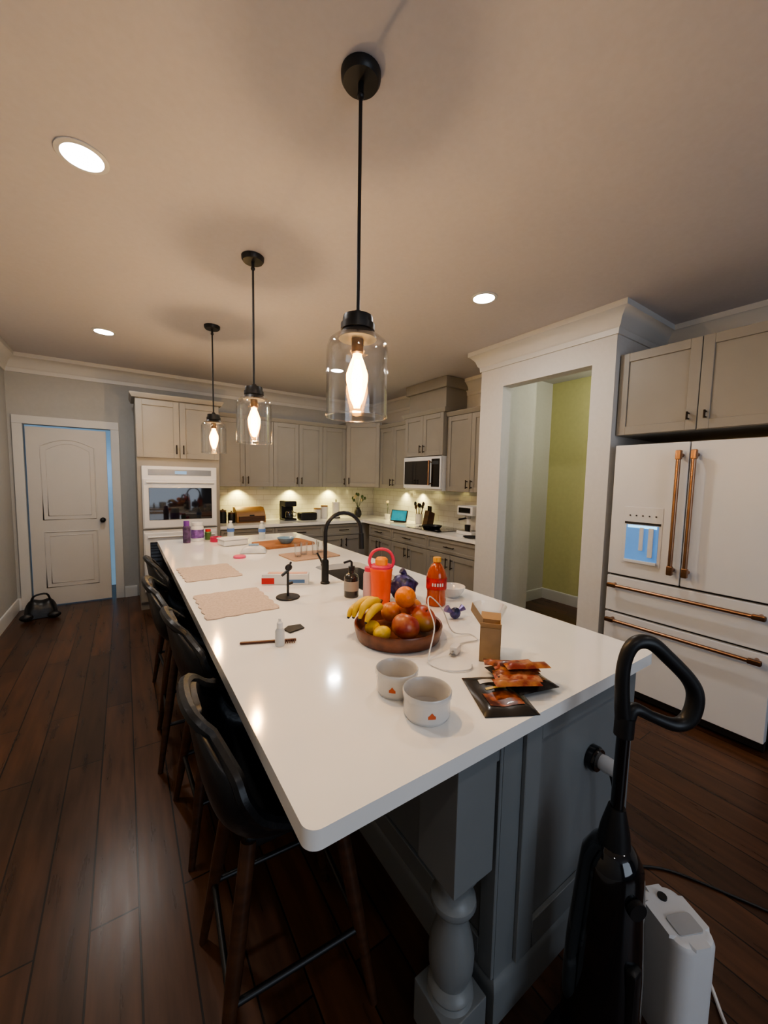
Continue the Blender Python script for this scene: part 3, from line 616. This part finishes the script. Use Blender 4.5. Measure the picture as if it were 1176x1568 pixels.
# ---------------------------------------------------------------- far counter items
b=B('bread_box'); b.M=T(1.42,5.42,Z); M_bam=mat('bamboo',(.3,.16,.06),.5,var=.15,scale=5,stretch=(1,1,9))
prof=[(-.12,0),(.13,0),(.13,.2),(.0,.2),(-.08,.14),(-.12,.07)]
vs=[(-.19,y,z) for y,z in prof]+[(.19,y,z) for y,z in prof]; n=6
b.add(vs,[(0,1,2,3,4,5),(11,10,9,8,7,6)]+[(i,(i+1)%n,n+(i+1)%n,n+i) for i in range(n)],M_bam); b.box((-.17,-.145,.02),(.17,-.122,.09),M_wood,.004); b.cyl((-.03,-.13,.1),(.03,-.13,.1),.008,M_blk,8); b.done()
b=B('coffee_maker'); b.M=T(1.98,5.45,Z)
b.box((-.09,-.12,0),(.09,.12,.03),M_blk,.008); b.box((-.09,.02,.03),(.09,.12,.24),M_blk,.01); b.box((-.09,-.12,.2),(.09,.12,.28),M_blk,.015); b.lathe([(0,.035),(.055,.035),(.06,.06),(.055,.12),(.04,.14),(0,.14)],(0,-.045,0),M_glassd,24); b.tube([(.05,-.06,.12),(.09,-.09,.11),(.085,-.09,.06),(.055,-.06,.06)],.007,M_blk,8); b.done()
b=B('toaster'); b.M=T(2.24,5.36,Z); b.box((-.13,-.08,.0),(.13,.08,.11),M_blk,.02,3); b.box((-.1,-.03,.108),(.1,-.01,.112),M_steel); b.box((-.1,.015,.108),(.1,.035,.112),M_steel); b.box((.13,-.015,.06),(.15,.015,.075),M_steel,.003); b.done()
for x,h in ((1.07,.14),(1.18,.11)):
    b=B('storage_canister'); b.M=T(x,5.4,Z); b.lathe([(0,0),(.045,0),(.047,.01),(.047,h),(.04,h+.01),(0,h+.01)],(0,0,0),M_blk,24); b.lathe([(0,h+.01),(.044,h+.01),(.044,h+.03),(.01,h+.035),(.01,h+.045),(0,h+.05)],(0,0,0),M_wood,24); b.done()
for x,h in ((2.45,.13),(2.57,.17)):
    b=B('flour_canister'); b.M=T(x,5.47,Z); b.lathe([(0,0),(.055,0),(.058,.01),(.058,h),(.05,h+.012),(0,h+.012)],(0,0,0),M_cer,28); b.lathe([(0,h+.012),(.054,h+.012),(.054,h+.03),(0,h+.032)],(0,0,0),M_bam,24); b.done()
b=B('paper_towel_roll'); b.M=T(2.76,5.45,Z); b.lathe([(0,0),(.07,0),(.07,.01),(0,.01)],(0,0,0),M_blk,28); b.lathe([(.02,.012),(.058,.012),(.058,.25),(.02,.25),(.02,.012)],(0,0,0),mat('paper',(.72,.7,.66),.9),32,cap=False); b.cyl((0,0,.01),(0,0,.29),.008,M_blk,8); b.done()
b=B('flower_vase'); b.M=T(3.12,5.38,Z)
b.lathe([(0,0),(.04,0),(.06,.05),(.055,.1),(.03,.14),(.034,.16),(.028,.16),(.02,.14),(0,.14)],(0,0,0),M_blk,28)
M_lf=mat('leaf_green',(.05,.09,.03),.5,var=.3)
for i in range(12):
    a=i*2.4; r=.06+.05*(i%3)/2; tip=Vector((r*math.cos(a),r*math.sin(a),.28+.03*(i%4)))
    b.tube([(0,0,.14),tip*.55+Vector((0,0,.09)),tip],[.002,.002,.001],M_lf,5); b.sph(tip,.022,M_lf if i%3 else mat('cream_petal',(.6,.5,.3),.6),8,(1,.6,1.2))
b.done()
b=B('orchid_pot'); b.M=T(3.4,4.95,Z); b.lathe([(0,0),(.035,0),(.045,.08),(.04,.08),(.03,.06),(0,.06)],(0,0,0),M_cer,24)
for i in range(3):
    b.tube([(0,0,.06),(.01*i,.02*i-.02,.18),(.03*i-.03,.03*i-.03,.26)],.002,M_lf,5); b.sph((.03*i-.03,.03*i-.03,.27),.02,mat('cream_petal',(.6,.5,.3),.6),8,(1,.5,1))
b.done()
b=B('smart_display'); b.M=T(3.3,4.5,Z,-70); b.box((-.1,0,.0),(.1,.06,.03),M_blk,.008); Xr=Matrix.Translation((0,.0,.09))@Matrix.Rotation(-.25,4,'X')
b.box((-.14,-.006,-.08),(.14,.006,.09),M_blk,.005,X=Xr); b.box((-.125,-.008,-.065),(.125,-.0062,.08),mat('screen_teal',(.02,.1,.12),.2,var=.6,scale=12,emit=(.04,.36,.42),es=.7),X=Xr); b.done()
b=B('utensil_crock'); b.M=T(3.47,4.25,Z); b.lathe([(0,0),(.05,0),(.055,.01),(.055,.14),(.05,.14),(.045,.02),(0,.015)],(0,0,0),M_cer,28)
for i in range(6):
    a=i*1.05; t=Vector((.06*math.cos(a),.06*math.sin(a),.24+.02*(i%3))); b.cyl((.02*math.cos(a),.02*math.sin(a),.03),t,.005,M_wood if i%2 else M_blk,8); b.sph(t,.024,M_wood if i%2 else M_blk,10,(1,.35,1.4))
b.done()
b=B('knife_block'); b.M=T(3.46,4.06,Z,-90); b.add([(-.045,y,z) for y,z in ((-.05,0),(.07,0),(.10,.16),(.0,.2))]+[(.045,y,z) for y,z in ((-.05,0),(.07,0),(.10,.16),(.0,.2))],[(0,1,2,3),(7,6,5,4),(0,1,5,4),(1,2,6,5),(2,3,7,6),(3,0,4,7)],M_wood)
for i in range(4): b.box((-.035+.02*i,.03,.18),(-.025+.02*i,.05,.26),M_blk,.003)
b.done()
b=B('cooktop'); b.M=T(3.3,3.68,Z); b.box((-.25,-.3,0),(.25,.3,.008),M_glassd,.003)
for x,y,r in ((-.1,-.15,.08),(.12,-.15,.07),(-.1,.15,.07),(.12,.15,.08)): b.tube([(x+r*math.cos(a*.2618),y+r*math.sin(a*.2618),.0085) for a in range(24)],.001,M_steel,4,closed=True)
b.done()
b=B('frying_pan'); b.M=T(3.2,3.66,Z+.0105,200); b.lathe([(0,0),(.1,0),(.13,.04),(.127,.04),(.098,.004),(0,.004)],(0,0,0),M_blk,32); b.tube([(.125,0,.035),(.2,0,.05),(.3,0,.055)],[.008,.009,.011],M_blk,8,flat=.6); b.done()
b=B('espresso_machine'); b.M=T(3.35,3.12,Z,-90)
b.box((-.12,-.14,0),(.12,.16,.04),M_white,.008); b.box((-.12,.02,.04),(.12,.16,.3),M_white,.012); b.box((-.12,-.14,.22),(.12,.16,.33),M_white,.015); b.box((-.1,-.13,.04),(.1,.0,.045),M_steel)
b.cyl((0,-.08,.22),(0,-.08,.18),.035,M_steel); b.cyl((0,-.1,.19),(0,-.22,.18),.011,M_blk); b.box((-.09,-.143,.25),(.09,-.139,.31),M_gblk,.002); b.cyl((.125,-.05,.24),(.15,-.05,.24),.02,M_blk); b.lathe([(0,.046),(.03,.046),(.035,.11),(.03,.11),(0,.05)],(0,-.08,0),M_blk,20); b.done()
b=B('serving_tray'); b.M=T(3.12,2.92,Z); b.lathe([(0,0),(.07,0),(.09,.012),(.088,.014),(.068,.004),(0,.004)],(0,0,0),M_blk,32); b.done()
# duffel on floor
b=B('duffel_bag'); b.M=T(-.78,5.38,0,10)
b.surf(lambda u,v:((u-.5)*.28*(1-.2*abs(2*v-1)),(-.1+.2*v),.005+.19*(math.sin(math.pi*u)**.35)*(math.sin(math.pi*v)**.45)*(1+.12*math.sin(9*u))),24,16,M_lea)
b.surf(lambda u,v:((u-.5)*.25,-.09+.18*v,.003),2,2,M_lea); b.tube([(-.08,-.02,.15),(-.05,-.03,.23),(.05,-.03,.24),(.08,-.02,.15)],.01,M_blk,8,smooth=4); b.sph((-.12,-.13,.04),.04,M_blk,12,(1.4,.8,.9)); b.sph((.1,-.15,.035),.035,M_blk,12,(1.6,.8,.9)); b.done()
# ---------------------------------------------------------------- vacuum & purifier
b=B('stick_vacuum')
base_=Vector((1.0,.425,0)); topp=Vector((1.05,.43,1.0)); ax=(topp-base_)
P=lambda t:base_+ax*t
b.tube([P(.06),P(.1),P(.3),P(.48),P(.55),P(.585),P(.6)],[.075,.094,.09,.078,.071,.052,.03],M_gblk,32)
b.tube([P(.57),P(.63),P(.69)],[.042,.034,.02],M_blk,20)
b.tube([P(.6),P(.92)],.0155,M_gblk,18); b.tube([P(.88),P(.93)],.023,M_blk,18)
q=P(.5)+Vector((-.03,-.07,0)); b.cyl(q,q+Vector((-.006,-.012,0)),.022,M_blk,20)
q=P(.28)+Vector((-.03,-.08,0)); b.box(q-Vector((.02,.015,.08)),q+Vector((.02,.012,.08)),M_blk,.01)
b.box((.86,.32,.0),(1.12,.52,.07),M_blk,.03,3)
R=Vector((.83,-.56,0)); o=P(.93); U=Vector((0,0,1))
lp=[(0,-.02),(-.012,.06),(-.012,.14),(.008,.19),(.05,.195),(.10,.155),(.155,.1),(.175,.055),(.165,.0),(.13,-.02),(.07,.0),(.02,.02)]
b.tube([o+R*x+U*z for x,z in lp],[.02,.017,.016,.017,.018,.018,.018,.02,.02,.017,.014,.016],M_blk,14,smooth=6,closed=True)
b.done()
b=B('air_purifier'); b.M=T(1.24,.345,0,-25); b.prism(rrect(-.062,-.08,.062,.08,.04,8),.0,.33,M_white,.018); b.prism(rrect(-.038,-.05,.038,.0,.01,4),.3301,.334,mat('light_grey',(.45,.45,.45),.4),.001); b.cyl((0,.045,.33),(0,.045,.336),.012,M_blk)
b.tube([(.06,-.05,.05),(.11,-.08,.04),(.16,-.02,.01),(.22,.1,.008),(.2,.2,.008)],.005,M_white,6,smooth=6); b.done()
# ---------------------------------------------------------------- camera
yaw=math.radians(34); p=math.radians(4.7); r=.0192
f=Vector((math.sin(yaw)*math.cos(p),math.cos(yaw)*math.cos(p),-math.sin(p)))
r0=Vector((math.cos(yaw),-math.sin(yaw),0)); u0=r0.cross(f)
cr_=(r0+u0*r).normalized(); cu=(u0-r0*r).normalized()
cam=bpy.data.cameras.new('camera'); co=bpy.data.objects.new('camera',cam); SC.collection.objects.link(co)
Mx=Matrix((cr_,cu,-f)).transposed().to_4x4(); Mx.translation=(0,0,1.52); co.matrix_world=Mx
cam.sensor_fit='VERTICAL'; cam.sensor_height=24; cam.lens=24*590/1568; cam.clip_start=.02
SC.camera=co
